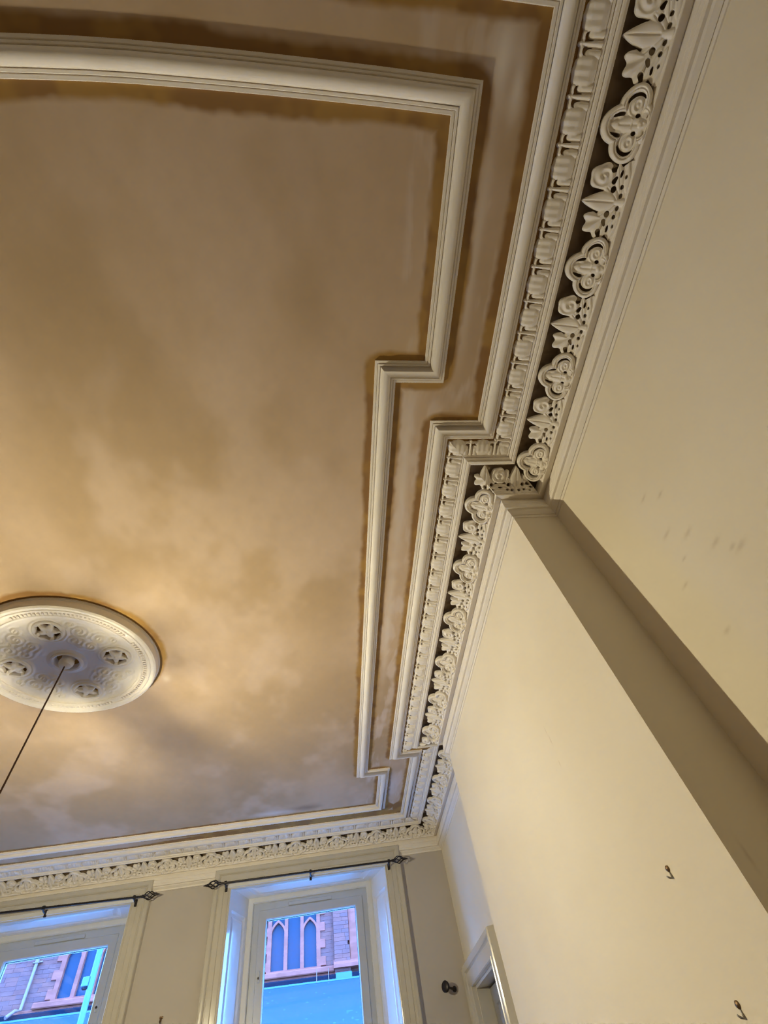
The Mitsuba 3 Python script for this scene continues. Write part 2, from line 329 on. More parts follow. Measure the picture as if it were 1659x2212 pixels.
# pierced frieze: the leaf between two quatrefoils
def scal(a, v, ca, cv, r, n, amp, ph): 
    th = np.arctan2(v - cv, a - ca); return r * (1 + amp * np.cos(n * th + ph)) - np.hypot(a - ca, v - cv)
def l_parts(a, v):
    d, c = leaf(a, v, (0, .036), (0, .156), .0325, .72)
    out = [(ell(a, v, 0, -.010, .128, .098), .003, .03, .0), (d, .014, .020, .05 * c - .0050 * np.exp(-(c / .0024) ** 2))]
    for s in (-1, 1):
        d1, c1 = leaf(a, v, (s * .002, .030), (s * .058, .104), .0205, .8)
        out.append((d1, .011, .016, -.004 * np.exp(-(c1 / .0022) ** 2)))
        rr = np.hypot(a - s * .076, v - .106); th = np.arctan2(v - .106, (a - s * .076) * s)
        if s > 0:     # curled over
            d2 = scal(a, v, .076, .106, .0400, 5, .06, .9)
            out.append((d2, .015, .024, .0036 * np.cos(rr * 270 + th) - .0015))
        else:         # spread out, four lobes with veins
            th0 = np.arctan2(v - .070, -(a + .052)); r0 = np.hypot(a + .052, v - .070)
            d2 = (.066 + .0070 * np.cos(8.6 * (th0 - .95)) - .012 * np.abs(th0 - .95) ** 2) - r0
            d2 = np.minimum(d2, (1.08 - np.abs(th0 - .95)) * .06)
            out.append((d2, .013, .022, .0045 * np.cos(8.6 * (th0 - .95)) * np.clip(r0 / .05, 0, 1) - .003))
        d3, c3 = leaf(a, v, (s * .022, .026), (s * .118, .064), .0185, .9)
        out.append((d3, .010, .014, -.003 * np.exp(-(c3 / .002) ** 2)))
        d4, c4 = leaf(a, v, (s * .030, .002), (s * .122, .026), .0150, .8)
        out.append((d4, .010, .012, 0))
        out.append((caps(a, v, (s * .050, .070), (s * .066, .094), .012), .010, .012, 0))
    out.append((caps(a, v, (0, .0), (0, .044), .012, .009), .012, .010, 0))
    return out
def l_inside(a, v):
    d = np.max([p[0] for p in l_parts(a, v)], 0)
    for s in (-1, 1):
        for ca, cv, r in ((.038, .060, .0108), (.019, .024, .0088), (.046, .028, .0080), (.076, .020, .0068)):
            d = np.minimum(d, -circ(a, v, s * ca, cv, r))
        d = np.minimum(d, -caps(a, v, (s * .062, .066), (s * .072, .060), .0088, .0060))
        d = np.minimum(d, -caps(a, v, (s * .097, .077), (s * .108, .072), .0105, .0075))
        d = np.minimum(d, -ell(a, v, s * .085, .043, .012, .0058))
    return np.minimum(d, v + .012)
def l_height(a, v):
    h = np.full_like(a, -1.0)
    for d, amp, w, ex in l_parts(a, v): h = np.maximum(h, np.where(d > -.001, -.003 + amp * dome(d + .001, w) + ex, -1))
    return np.maximum(h, -.004)
leafm = sheet(l_inside, l_height, (-.124, .124, -.012, .158), .0024, .012)
# leaf-and-stem enrichment between outer moulding and lip
EP = .1295
def e_parts(a, v):
    lobe = ell(a, v, 0, .024, .054, .049 + .0012 * np.cos(a * 240))
    out = [(lobe, .014, .034, .0010 * np.cos(a * 240) * np.clip((v - .004) / .02, 0, 1) - .004 * np.clip((.016 - v) / .016, 0, 1))]
    for s in (-1, 1):
        out.append((caps(a, v, (s * EP / 2, -.01), (s * EP / 2, .060), .0095, .0050), .012, .008, 0))
        out.append((circ(a, v, s * EP / 2, .0655, .0066), .015, .0066, 0))
        out.append((caps(a, v, (s * .0405, -.01), (s * .0425, .026), .0125, .0105), .011, .010, 0))
        out.append((caps(a, v, (s * .040, .056), (s * .060, .058), .0080, .0060), .010, .007, 0))
    return out
def e_inside(a, v):
    out = np.maximum(np.max([p[0] for p in e_parts(a, v)], 0), .022 - v)
    for s in (-1, 1):
        hole = np.minimum(ell(a, v, s * .0475, .0425, .0120, .0125), -circ(a, v, s * .0425, .0325, .0100))
        out = np.minimum(out, -hole)
    return np.minimum(out, EP / 2 + .0005 - np.abs(a))
def e_height(a, v):
    h = np.full_like(a, .001)
    for d, amp, w, ex in e_parts(a, v): h = np.maximum(h, np.where(d > 0, .001 + amp * dome(d, w) + ex, 0))
    return h - .006 * np.clip((v - .05) / .03, 0, 1)
enrich = sheet(e_inside, e_height, (-EP / 2 - .001, EP / 2 + .001, -.006, .074), .0023, .008)

L1P, LIPP = (.372, .1130), (.230, .0455)
def frame(p, e_out, t0, s0, t1, s1):
    """rigid frame at plan point p (on the moulding's inner line), outward normal e_out: v runs from (t0, s0) to (t1, s1), relief faces the room"""
    n = np.array([e_out[0], e_out[1], 0.0]); z = np.array([0, 0, 1.0])
    v = n * (t1 - t0) - z * (s1 - s0); v /= np.linalg.norm(v)
    h = n * v[2] - z * (v @ n)
    if h[2] > 0: h = -h
    a = np.cross(v, h)
    M = np.eye(4); M[:3, 0], M[:3, 1], M[:3, 2] = a, v, h
    M[:3, 3] = [p[0] + n[0] * t0, p[1] + n[1] * t0, CEIL - s0]
    return M
ARC_V = .160
def bend(mesh):
    """from the flat drawing (along, up, relief) to the hollow of the cove: (along, outward, up) around the moulding's inner line"""
    a, v, h = mesh.vertices.T; u = (v + .0115) / (ARC_V + .0115)
    P0, P1, P2 = (.3720, .1140), (.3400, .0600), (.2300, .0400)          # (outward, down): bottom, control point, top behind the lip
    q = lambda k: (1 - u) ** 2 * P0[k] + 2 * u * (1 - u) * P1[k] + u * u * P2[k]
    dq = lambda k: 2 * (1 - u) * (P1[k] - P0[k]) + 2 * u * (P2[k] - P1[k])
    t, s_ = q(0), q(1); nt, ns = dq(1), -dq(0); L = np.hypot(nt, ns)
    m = mesh.copy(); m.vertices = np.c_[a, t + h * nt / L, -(s_ + h * ns / L)]
    return m
quatre, leafm = bend(quatre), bend(leafm)
def cove_frame(p, e_out):
    M = np.eye(4); n = np.array([e_out[0], e_out[1], 0.0]); z = np.array([0, 0, 1.0])
    M[:3, 0], M[:3, 1], M[:3, 2], M[:3, 3] = np.cross(n, z), n, z, (p[0], p[1], CEIL); return M
sh_q = mikit.ply(quatre, 'plaster_paint', smooth=40); sh_l = mikit.ply(leafm, 'plaster_paint', smooth=40); sh_e = mikit.ply(enrich, 'plaster_paint', smooth=40)
def clipped(mesh, M, planes):
    m = mesh.copy(); m.apply_transform(M)
    for o, nrm in planes:
        v = (m.vertices - o) @ nrm
        if v.min() >= 0: continue
        m = trimesh.intersections.slice_mesh_plane(m, nrm, o)
        if len(m.faces) == 0: return None
    m = trimesh.Trimesh(m.vertices, m.faces, process=True)
    cc = trimesh.graph.connected_components(m.face_adjacency, nodes=np.arange(len(m.faces)), min_len=1)
    keep = [c for c in cc if len(c) > .12 * len(m.faces)]
    m.update_faces(np.isin(np.arange(len(m.faces)), np.concatenate(keep))); m.remove_unreferenced_vertices()
    return m
def ornament(name, mesh, shape, M, halfw, along, planes):
    """planes: (point, inward normal) of the mitres at the ends of the run"""
    cut = [(o, n) for o, n in planes if ((trimesh.transform_points(np.array(mesh.bounds)[[0, 0, 1, 1]] * [[1, 1, 1], [1, 1, 1], [1, 1, 1], [1, 1, 1]], M) - o) @ n).min() < 0.09]
    if cut:
        m = clipped(mesh, M, cut)
        if m is None or len(m.faces) < 30: return
        if len(m.faces) < len(mesh.faces) - 5:
            put(name, mikit.ply(m, 'plaster_paint', smooth=40), CO); return
    put(name, shape, CO, to_world=T(M))
S2 = math.sqrt(.5)
def mitre(px, py, nx, ny): return (np.array([px, py, 0.0]), np.array([nx * S2, ny * S2, 0.0]))
runs = [  # (axis, fixed line, outward, quatrefoil centres, leaf centres, bead positions, mitres)
    ('y', XD, (1, 0), [1.068 - .443 * k for k in range(5)], [1.068 - .2215 - .443 * k for k in range(4)], [.9035 + EP - EP * k for k in range(13)], [mitre(XD, Y4, 1, -1)]),
    ('x', Y4, (0, 1), [], [1.040, XE + .31], [XE + .155 + EP * k for k in range(3)], [mitre(XE, Y4, 1, -1), mitre(XD, Y4, -1, 1)]),
    ('y', XE, (1, 0), [1.335 + .447 * k for k in range(6)], [1.335 - .2235 + .447 * k for k in range(7)], [1.127 + .1298 * k for k in range(-1, 23)], [mitre(XE, Y4, -1, 1), mitre(XE, Y5, -1, -1)]),
    ('y', XF, (1, 0), [3.98 + .443 * k for k in range(4)], [3.98 - .2215 + .443 * k for k in range(5)], [3.95 + EP * k for k in range(11)], [mitre(XF, Y5, 1, 1), mitre(XF, Y6, 1, -1)]),
    ('x', Y6, (0, 1), [.92 - .415 * k for k in range(12)], [.92 - .2075 - .415 * k for k in range(12)] + [.92 + .2075], [.86 - EP * k for k in range(38)], [mitre(XF, Y6, -1, 1)]),
]
for ax, fix, nrm, qs, ls, es, mit in runs:
    P = (lambda c: (fix, c)) if ax == 'y' else (lambda c: (c, fix))
    for c in qs: ornament('frieze_quatrefoil', quatre, sh_q, cove_frame(P(c), nrm), .112, ax, mit)
    for c in ls: ornament('frieze_leaf', leafm, sh_l, cove_frame(P(c), nrm), .124, ax, mit)
    for c in es: ornament('leaf_enrichment', enrich, sh_e, frame(P(c), nrm, .1745, .0185, .104, .0055), .066, ax, mit)

# ------------------------------------------------------------------ ceiling rose
RO = thing('ceiling_rose', 'round ornate plaster ceiling rose with four pierced medallions above the lamp cord', 'ceiling rose')
def rose_at(m): m = m.copy(); m.apply_translation((ROSE[0], ROSE[1], CEIL)); return m
rim = lathe([(.405, -.046), (.412, -.050), (.420, -.0505), (.424, -.0465), (.448, -.0465), (.452, -.052), (.459, -.0545), (.466, -.0535), (.470, -.050), (.476, -.0525), (.488, -.054), (.499, -.049), (.504, -.040), (.504, -.012), (.510, -.008), (.512, .002), (.405, .002), (.405, -.046)], 120)
put('rim', mikit.ply(rose_at(rim), 'plaster_paint', smooth=30), RO)
dent = []
for k in range(132):
    an = 2 * math.pi * k / 132
    if min(abs((math.degrees(an) + 45 + 22.5) % 90 - 22.5 - 20), 99) < 3.5: continue
    b = trimesh.creation.box((.016, .011, .008)); b.apply_translation((.436, 0, -.0495)); b.apply_transform(trimesh.transformations.rotation_matrix(an, [0, 0, 1])); dent.append(b)
put('dentil_band', mikit.ply(rose_at(cat(dent)), 'plaster_paint'), RO, kind='stuff')
MED = [math.radians(a) for a in (-91, -5, 83, 178)]
MR, MD = .083, .285
medc = [(MD * math.cos(a), MD * math.sin(a)) for a in MED]
def p_inside(a, v):
    r = np.hypot(a, v); d = np.minimum(.408 - r, r - .104)
    for x, y in medc: d = np.minimum(d, np.hypot(a - x, v - y) - MR)
    return d
def p_height(a, v):
    r = np.hypot(a, v); th = np.arctan2(v, a)
    h = .034 + .006 * np.clip((r - .36) / .04, 0, 1) - .010 * np.clip((.2 - r) / .12, 0, 1)
    # low scrolling acanthus between the medallions
    for k in range(4):
        an = (MED[k] + ((MED[(k + 1) % 4] - MED[k]) % (2 * math.pi)) / 2)
        for s in (-1, 1):
            for rr, off, w in ((.30, .19, .055), (.215, .20, .040), (.345, .36, .03)):
                cx, cy = rr * math.cos(an + s * off), rr * math.sin(an + s * off); q = np.hypot(a - cx, v - cy); t = np.arctan2(v - cy, a - cx)
                h = h + .007 * np.exp(-(q / w) ** 2) * (.45 + .9 * np.cos(q * 230 - s * t * 1.0 + .4))
        dth = np.angle(np.exp(1j * (th - an)))
        h = h + .008 * np.exp(-(dth * r / .020) ** 2) * np.clip((r - .11) / .05, 0, 1) * np.clip((.37 - r) / .05, 0, 1) * (.6 + .4 * np.cos(r * 190))
        dm = np.hypot(a - medc[k][0], v - medc[k][1]); h = h + .007 * np.exp(-((dm - MR - .012) / .007) ** 2)
    return h
plate = sheet(p_inside, p_height, (-.41, .41, -.41, .41), .0048, -.002)
FLIP = np.diag([1.0, -1.0, -1.0, 1.0])
def on_rose(m, x=0, y=0, rot=0.0):
    M = np.eye(4); M[:2, :2] = [[math.cos(rot), -math.sin(rot)], [math.sin(rot), math.cos(rot)]]
    M = M @ FLIP; M[:3, 3] = (ROSE[0] + x, ROSE[1] + y, CEIL); return T(M)
medc_real = medc
medc = [(x, -y) for x, y in medc]          # the plate is modelled face up and turned over
MED_BACK, MED = MED, [-a for a in MED]
plate = sheet(p_inside, p_height, (-.41, .41, -.41, .41), .0048, -.002)
put('plate', mikit.ply(plate, 'plaster_paint', smooth=40), RO, to_world=on_rose(plate))
def m_inside(a, v):
    r = np.hypot(a, v); th = np.arctan2(v, a)
    ring = np.minimum(MR + .002 - r, r - (.066 + .005 * np.cos(5 * th)))
    pet = .050 * (.86 + .22 * np.cos(5 * th)) - r
    web = np.minimum(.010 - np.abs(np.sin((th) * 2.5)) * r * .42, .075 - r)
    return np.maximum(np.maximum(ring, pet), web)
def m_height(a, v):
    r = np.hypot(a, v); th = np.arctan2(v, a)
    ring = np.minimum(MR + .002 - r, r - .060)
    pet = .050 * (.86 + .22 * np.cos(5 * th)) - r
    return .036 + np.maximum(.010 * dome(ring, .011), .011 * dome(pet, .02) - .004 * np.exp(-(r / .010) ** 2) + .010 * np.exp(-(r / .007) ** 2))
medal = sheet(m_inside, m_height, (-.087, .087, -.087, .087), .0034, -.024)
sh_m = mikit.ply(medal, 'plaster_paint', smooth=40)
for (x, y), a in zip(medc_real, MED_BACK): put('medallion', sh_m, RO, to_world=on_rose(medal, x, y, a + math.pi / 5))
boss = lathe([(.066, .0), (.066, -.030), (.070, -.037), (.078, -.039), (.086, -.036), (.090, -.031), (.104, -.029), (.112, -.026), (.114, .0), (.066, .0)], 64)
put('boss_ring', mikit.ply(rose_at(boss), 'plaster_paint', smooth=30), RO)

# ------------------------------------------------------------------ pendant lamp hanging from the rose
PL = thing('pendant_lamp', 'thin brown lamp cord hanging from the ceiling rose', 'pendant lamp')
cx, cy = ROSE
def at(m, x, y, z): m = m.copy(); m.apply_translation((x, y, z)); return m
put('ceiling_cup', mikit.ply(at(lathe([(.0005, -.066), (.020, -.065), (.034, -.058), (.040, -.046), (.041, -.030), (.036, -.026), (.036, -.002), (.0005, -.002)], 40), cx, cy, CEIL), 'plaster_paint', smooth=35), PL, label='white ceiling cup')
put('cord', mikit.ply(tube([(cx, cy, CEIL - .066), (cx - .002, cy + .001, CEIL - .4), (cx, cy, LAMP[2] + .10)], .0042, 8), 'brown_flex', smooth=True), PL, label='brown flex')
put('lamp_holder', mikit.ply(at(lathe([(.0005, .030), (.013, .030), (.017, .050), (.032, .066), (.033, .072), (.022, .090), (.010, .105), (.0005, .105)], 32), cx, cy, LAMP[2]), 'lamp_metal', smooth=35), PL)
for k in range(5):
    an = math.radians(68 + 72 * k); u = np.array([math.cos(an), math.sin(an)])
    far = .055 if k else .098
    put('shade_spoke', mikit.ply(tube([(cx + u[0] * r, cy + u[1] * r, LAMP[2] + z) for r, z in ((.02, .068), (.04, .067), (far, .067 - .0002 / far - .02 * (far - .05)))], .0085 if k else .0105, 8), 'lamp_metal', smooth=True), PL)
ringp = [(cx + .055 * math.cos(t), cy + .055 * math.sin(t), LAMP[2] + .064) for t in np.linspace(0, 2 * math.pi, 41)]
put('shade_ring', mikit.ply(tube(ringp, .003, 6), 'lamp_metal', smooth=True), PL)
b = trimesh.creation.icosphere(3, .021); b.apply_scale((1, 1, 1.2)); b.apply_translation((cx, cy, LAMP[2]))
put('bulb', mikit.ply(b, {'type': 'diffuse', 'reflectance': rgb(.8, .8, .8)}, smooth=True, emitter={'type': 'area', 'radiance': rgb(*LAMP_RADIANCE)}), PL)

# ------------------------------------------------------------------ windows
def nested(w, h, rings):
    """a board w x h in the xz plane facing -y, its middle at the origin: rings of (inset, depth towards the viewer)"""
    V, Fc = [], []
    for d, p in rings:
        x, z = w / 2 - d, h / 2 - d; V += [(-x, -p, -z), (x, -p, -z), (x, -p, z), (-x, -p, z)]
    for i in range(len(rings) - 1):
        for j in range(4):
            k = (j + 1) % 4; a, b = 4 * i, 4 * i + 4
            Fc += [(a + j, a + k, b + k), (a + j, b + k, b + j)]
    e = 4 * (len(rings) - 1); Fc += [(e, e + 1, e + 2), (e, e + 2, e + 3), (0, 2, 1), (0, 3, 2)]
    return trimesh.Trimesh(np.array(V, float), np.array(Fc), process=False)
PANEL = [(0, 0), (0, .022), (.055, .022), (.062, .016), (.070, .012), (.078, .006), (.092, .006), (.112, .014), (.118, .015)]
def place(m, o, xd, yd, zd): 
    M = np.eye(4); M[:3, 0], M[:3, 1], M[:3, 2], M[:3, 3] = xd, yd, zd, o
    m = m.copy(); m.apply_transform(M)
    if np.linalg.det(M[:3, :3]) < 0: m.invert()
    return m
def ring_frame(x0, x1, z0, z1, w, y0, y1):
    prof = [(0, 0), (0, y1 - y0 - .004), (.004, y1 - y0), (w - .008, y1 - y0), (w, y1 - y0 - .010), (w, 0)]
    path = [(x0, z0), (x0, z1), (x1, z1), (x1, z0)]      # right-hand side = inside
    return sweep(path, prof, True, lambda xz, s: np.c_[xz[:, 0], y1 - s, xz[:, 1]])
CAS = [(0, 0), (0, .040), (.004, .046), (.010, .048), (.015, .044), (.018, .044), (.024, .049), (.062, .050), (.066, .046), (.070, .050), (.108, .050), (.112, .045), (.117, .045), (.121, .053), (.130, .059), (.150, .061), (.160, .058), (.166, .050), (.168, 0)]
def window(x0, x1, shift, label):
    W = thing('window_1' if 'window_1' not in labels else 'window_2', label, kind='structure')
    yf = YW - .002
    path = [(x1, .02), (x1, ZTOP), (x0, ZTOP), (x0, .02)]           # right-hand side = away from the opening
    put('casing', mikit.ply(sweep(path, CAS, False, lambda xz, s: np.c_[xz[:, 0], yf - s, xz[:, 1]]), 'gloss_cream', smooth=25), W, label='glossy cream moulded casing')
    ya, yb = YW - .045, 5.952
    fx0, fx1 = -.815 + shift, .431 + shift
    zt = ZTOP + .010
    H = zt - ZSILL
    for xa, xb, s in ((x0, fx0, 1), (x1, fx1, -1)):
        d = np.array([xb - xa, yb - ya, 0.0]); L = np.linalg.norm(d); d /= L; nrm = np.array([d[1], -d[0], 0.0]) * s
        m = nested(L, H - .10, PANEL)
        mid = np.array([(xa + xb) / 2, (ya + yb) / 2, ZSILL + (H - .10) / 2]) - nrm * .022
        put('reveal_panel', mikit.ply(place(m, mid, d, -nrm, (0, 0, 1)), 'gloss_white'), W, label='white panelled side of the deep window opening')
        top = trimesh.creation.box((L, .03, .105)); top = place(top, np.array([(xa + xb) / 2, (ya + yb) / 2, zt - .05]) - nrm * .015, d, -nrm, (0, 0, 1))
        put('reveal_top_rail', mikit.ply(top, 'gloss_white'), W)
    # soffit: panel in a trapezoid between the two reveals
    sof = nested(1.0, 1.0, [(0, 0), (0, .03)]); 
    def quad(ins, z):
        L = yb - ya; t0, t1 = ins / L, 1 - ins / L
        p = []
        for t in (t0, t1): p.append(((x0 + (fx0 - x0) * t) + ins * 1.4, ya + L * t, z)); p.append(((x1 + (fx1 - x1) * t) - ins * 1.4, ya + L * t, z))
        return [p[0], p[1], p[3], p[2]]
    V, Fc = [], []
    for d, z in ((-.02, zt + .03), (-.02, zt), (.075, zt), (.082, zt + .006), (.095, zt + .010), (.105, zt + .010), (.125, zt + .003)): V += quad(d, z)
    for i in range(6):
        for j in range(4):
            k = (j + 1) % 4; Fc += [(4 * i + j, 4 * i + k, 4 * i + 4 + k), (4 * i + j, 4 * i + 4 + k, 4 * i + 4 + j)]
    Fc += [(24, 25, 26), (24, 26, 27), (0, 2, 1), (0, 3, 2)]
    so = trimesh.Trimesh(np.array(V), np.array(Fc), process=False); so.fix_normals()
    put('soffit_panel', mikit.ply(so, 'gloss_white'), W, label='white panelled top of the window opening')
    # stop bead, fixed frame, sash, pane
    f0, f1 = -.818 + shift, .434 + shift
    put('stop_bead', mikit.ply(ring_frame(f0, f1, ZSILL, zt + .01, .054, 5.945, 6.02), 'gloss_white', smooth=20), W)
    put('outer_frame', mikit.ply(ring_frame(f0 + .050, f1 - .050, ZSILL + .05, 3.256, .075, 5.972, 6.04), 'upvc', smooth=20), W)
    put('sash', mikit.ply(ring_frame(-.706 + shift, .330 + shift, ZSILL + .12, 3.190, .078, 5.955, 6.03), 'upvc', smooth=20), W, label='white plastic opening sash')
    put('gasket', mikit.ply(ring_frame(-.634 + shift, .258 + shift, ZSILL + .19, 3.118, .010, 5.990, 6.0), 'black_iron'), W)
    pv = np.array([(-.633 + shift, 5.991, ZSILL + .19), (.262 + shift, 5.991, ZSILL + .19), (.262 + shift, 5.991, 3.118), (-.633 + shift, 5.991, 3.118)])
    put('pane', mikit.ply(trimesh.Trimesh(pv, [(0, 1, 2), (0, 2, 3)], process=False), 'glass'), W)
    put('trickle_vent', mikit.ply(rbox(-.42 + shift, .02 + shift, 5.958, 5.975, 3.196, 3.228, .004), 'upvc'), W)
    put('sill', mikit.ply(rbox(x0 - .05, x1 + .05, YW - .09, 5.95, ZSILL - .035, ZSILL + .004, .006), 'gloss_white'), W)
    return W
wA = window(*WINX[0], 0.0, 'right-hand tall window with white panelled reveals and a church wall outside')
wB = window(*WINX[1], -2.35, 'left-hand tall window cut by the photo edge, pale downpipe seen outside')
# window latches on the sash stiles
def latch(W, x, z):
    k = put('handle', mikit.ply(rbox(x - .011, x + .011, 5.945, 5.956, z - .05, z + .03, .003), 'upvc'), W)
    put('key_cylinder', mikit.ply(tube([(x, 5.950, z - .02), (x, 5.938, z - .02)], .0085, 14), 'black_iron'), k)
latch(wA, -.675, 2.72); latch(wB, .30 - 2.35, 2.72)

# ------------------------------------------------------------------ cupboard door in the alcove
D = thing('door_1', 'glossy cream moulded door casing with a dark door in the alcove beside the window wall', kind='structure')
DC = [(0, 0), (0, .045), (.006, .052), (.014, .052), (.018, .046), (.040, .048), (.050, .050), (.085, .052), (.090, .046), (.096, .050), (.104, .060), (.125, .066), (.145, .066), (.152, .056), (.155, 0)]
path = [(DY0, .0), (DY0, DZ), (DY1, DZ), (DY1, .0)]
dsw = sweep(path[::-1], DC, False, lambda yz, s: np.c_[XAL + .002 - s, yz[:, 0], yz[:, 1]])
put('casing', mikit.ply(dsw, 'gloss_cream', smooth=25), D)
put('casing_block', mikit.ply(rbox(XAL - .050, XAL + .002, DY1 + .150, YW - .004, 0, DZ + .15, .005), 'gloss_cream'), D)
put('jamb', mikit.ply(cat([box(XAL - .01, XAL + .14, DY0 - .002, DY0 + .02, 0, DZ), box(XAL - .01, XAL + .14, DY1 - .02, DY1 + .002, 0, DZ), box(XAL - .01, XAL + .14, DY0, DY1, DZ - .02, DZ + .002)]), 'gloss_cream'), D)
leafp = nested(DY1 - DY0 - .05, DZ - .04, [(0, 0), (0, .03), (.10, .03), (.11, .02), (.13, .02), (.16, .027)])
mat('door_paint', {'type': 'principled', 'base_color': rgb(.24, .215, .16), 'roughness': .35, 'specular': .5})
put('door_leaf', mikit.ply(place(leafp, (XAL + .13, (DY0 + DY1) / 2, (DZ - .03) / 2), (0, -1, 0), (1, 0, 0), (0, 0, 1)), 'door_paint'), D, label='dull brown-grey door leaf')

# ------------------------------------------------------------------ curtain rods
def curtain_rod(xa, xb, za, zb, br, label, ends=(True, True)):
    C = thing('curtain_rod', label, 'curtain rod')
    y = 5.475
    z = lambda x: za + (zb - za) * (x - xa) / (xb - xa)
    put('pole', mikit.ply(tube([(xa, y, za), ((xa + xb) / 2, y, z((xa + xb) / 2)), (xb, y, zb)], .0082, 12), 'black_iron', smooth=40), C)
    for e, x, s in ((ends[0], xa, -1), (ends[1], xb, 1)):
        if not e: continue
        zz = z(x)
        put('finial_collar', mikit.ply(tube([(x, y, zz), (x + s * .018, y, zz)], .0125, 12), 'black_iron', smooth=40), C)
        f = put('finial', mikit.ply(tube([(x + s * .108, y, zz), (x + s * .116, y, zz), (x + s * .134, y, zz), (x + s * .158, y, zz)], [.011, .012, .008, .002], 12), 'black_iron', smooth=40), C)
        cage = []
        for k in range(5):
            u = np.linspace(0, 1, 13); an = 2 * np.pi * k / 5 + u * 2.2; r = .007 + .024 * np.sin(np.pi * u) ** .9
            cage.append(tube(np.c_[x + s * (.016 + .096 * u), y + r * np.cos(an), zz + r * np.sin(an)], .0042, 6))
        put('twisted_cage', mikit.ply(cat(cage), 'black_iron', smooth=True), f)
    for x in br:
        zz = z(x)
        b = cat([tube([(x, y, zz - .008), (x, y + .025, zz - .020), (x, 5.535, zz - .022), (x, 5.556, zz - .022)], .0075, 8), rbox(x - .011, x + .011, 5.546, 5.562, zz - .048, zz + .006, .003), tube([(x - .010, y, zz), (x + .010, y, zz)], .0155, 14)])
        put('bracket', mikit.ply(b, 'black_iron', smooth=40), C)
curtain_rod(-1.03, .635, 3.315, 3.295, (-.985, -.18, .600), 'black iron curtain rod with twisted cage finials above the right window')
curtain_rod(-3.40, -1.735, 3.352, 3.305, (-3.35, -2.58, -1.80), 'black iron curtain rod above the left window, running out of the picture')

# curtain holdback by the door casing, picture hooks
HB = thing('curtain_holdback', 'small black round curtain holdback on the window wall beside the door casing', 'curtain holdback')
p0, p1 = np.array([1.045, YW - .001, 2.350]), np.array([.955, 5.515, 2.362]); u = (p1 - p0) / np.linalg.norm(p1 - p0)
put('stem', mikit.ply(tube([p0, p0 + u * .05, p1], [.010, .008, .008], 10), 'black_iron', smooth=True), HB)
put('knob', mikit.ply(tube([p1 - u * .012, p1 - u * .006, p1 + u * .006, p1 + u * .013, p1 + u * .016], [.025, .036, .038, .032, .012], 24), 'black_iron', smooth=50), HB)
put('base_plate', mikit.ply(tube([p0 + (0, 0, 0), p0 - (0, .006, 0)], .019, 16), 'black_iron'), HB)
def wall_hook(y, z, label):
    Hk = thing('picture_hook', label, 'picture hook', None)
    x = XCH
    put('plug', mikit.ply(tube([(x + .006, y, z), (x - .003, y, z - .001), (x - .006, y, z - .001)], [.0075, .0080, .0045], 12), 'brass_dark', smooth=40), Hk, label='dark brown wall plug')
    put('hook', mikit.ply(tube([(x - .001, y, z - .009), (x - .002, y - .001, z - .017), (x - .004, y - .002, z - .024), (x - .009, y + .003, z - .021), (x - .012, y + .007, z - .016)], [.0022, .0026, .0030, .0026, .0018], 8), 'grey_metal', smooth=True), Hk, label='grey bent hook')
wall_hook(1.586, 1.972, 'small wall plug with bent grey hook on the chimney breast, upper of the two')
wall_hook(1.598, 1.695, 'small wall plug with bent grey hook on the chimney breast, lower of the two')
PH = thing('picture_hook', 'tiny brown hook on the wall pier between the two windows', 'picture hook')
hx, hz = -1.398, 2.500
put('hook', mikit.ply(cat([rbox(hx - .014, hx + .014, YW - .005, YW + .002, hz + .002, hz + .016, .002), tube([(hx, YW - .004, hz + .006), (hx, YW - .012, hz - .012), (hx, YW - .024, hz - .022), (hx, YW - .032, hz - .010)], [.008, .006, .005, .004], 8)]), 'brass_dark', smooth=40), PH)

# ------------------------------------------------------------------ outside: the church across the street
SL = -.039
def zs(x, z): return z + SL * (x + 1.5)
def shear(m): m = m.copy(); m.vertices[:, 2] += SL * (m.vertices[:, 0] + 1.5); return m
def stone_fn(base, dark):
    def f(p, n, uv):
        return mix(base, dark, smoothstep(0.3, 0.72, fbm(p.x * 3.1, p.y * 3.1, p.z * 7.0, 4)))
    return f
mat('stone_dressed', {'type': 'diffuse', 'reflectance': proc(stone_fn((.36, .092, .066), (.29, .074, .052)))})
STV = [mat('stone_rubble_%s' % n, {'type': 'diffuse', 'reflectance': proc(stone_fn(b, d))}) for n, b, d in (('a', (.20, .072, .062), (.175, .062, .055)), ('b', (.18, .068, .061), (.16, .062, .056)), ('c', (.23, .073, .058), (.195, .062, .05)))]
mat('mortar', {'type': 'diffuse', 'reflectance': rgb(.16, .064, .055)})
mat('leaded_glass', {'type': 'principled', 'base_color': rgb(.010, .028, .052), 'roughness': .3, 'specular': .12})
mat('slate', {'type': 'principled', 'base_color': proc(lambda p, n, uv: mix((.009, .029, .052), (.018, .050, .068), smoothstep(.80, .93, noise(p.x * 6.5, p.y * 9, p.z * 3)))), 'roughness': .55})
mat('lead', {'type': 'principled', 'base_color': rgb(.03, .085, .10), 'roughness': .5})
mat('gutter_dark', {'type': 'diffuse', 'reflectance': rgb(.005, .011, .02)})
mat('pale_pipe', {'type': 'principled', 'base_color': rgb(.22, .105, .095), 'roughness': .5})
mat('galvanised', {'type': 'principled', 'base_color': rgb(.035, .095, .12), 'roughness': .4, 'specular': .6})
CH = thing('church', 'pink sandstone church with pointed windows seen through the panes', 'church')
YC = 25.0
lights = []
for c in (-1.50, -9.27): lights += [(c - .645, .25, 7.42, 7.72), (c, .25, 7.95, 8.3), (c + .645, .25, 7.42, 7.72)]
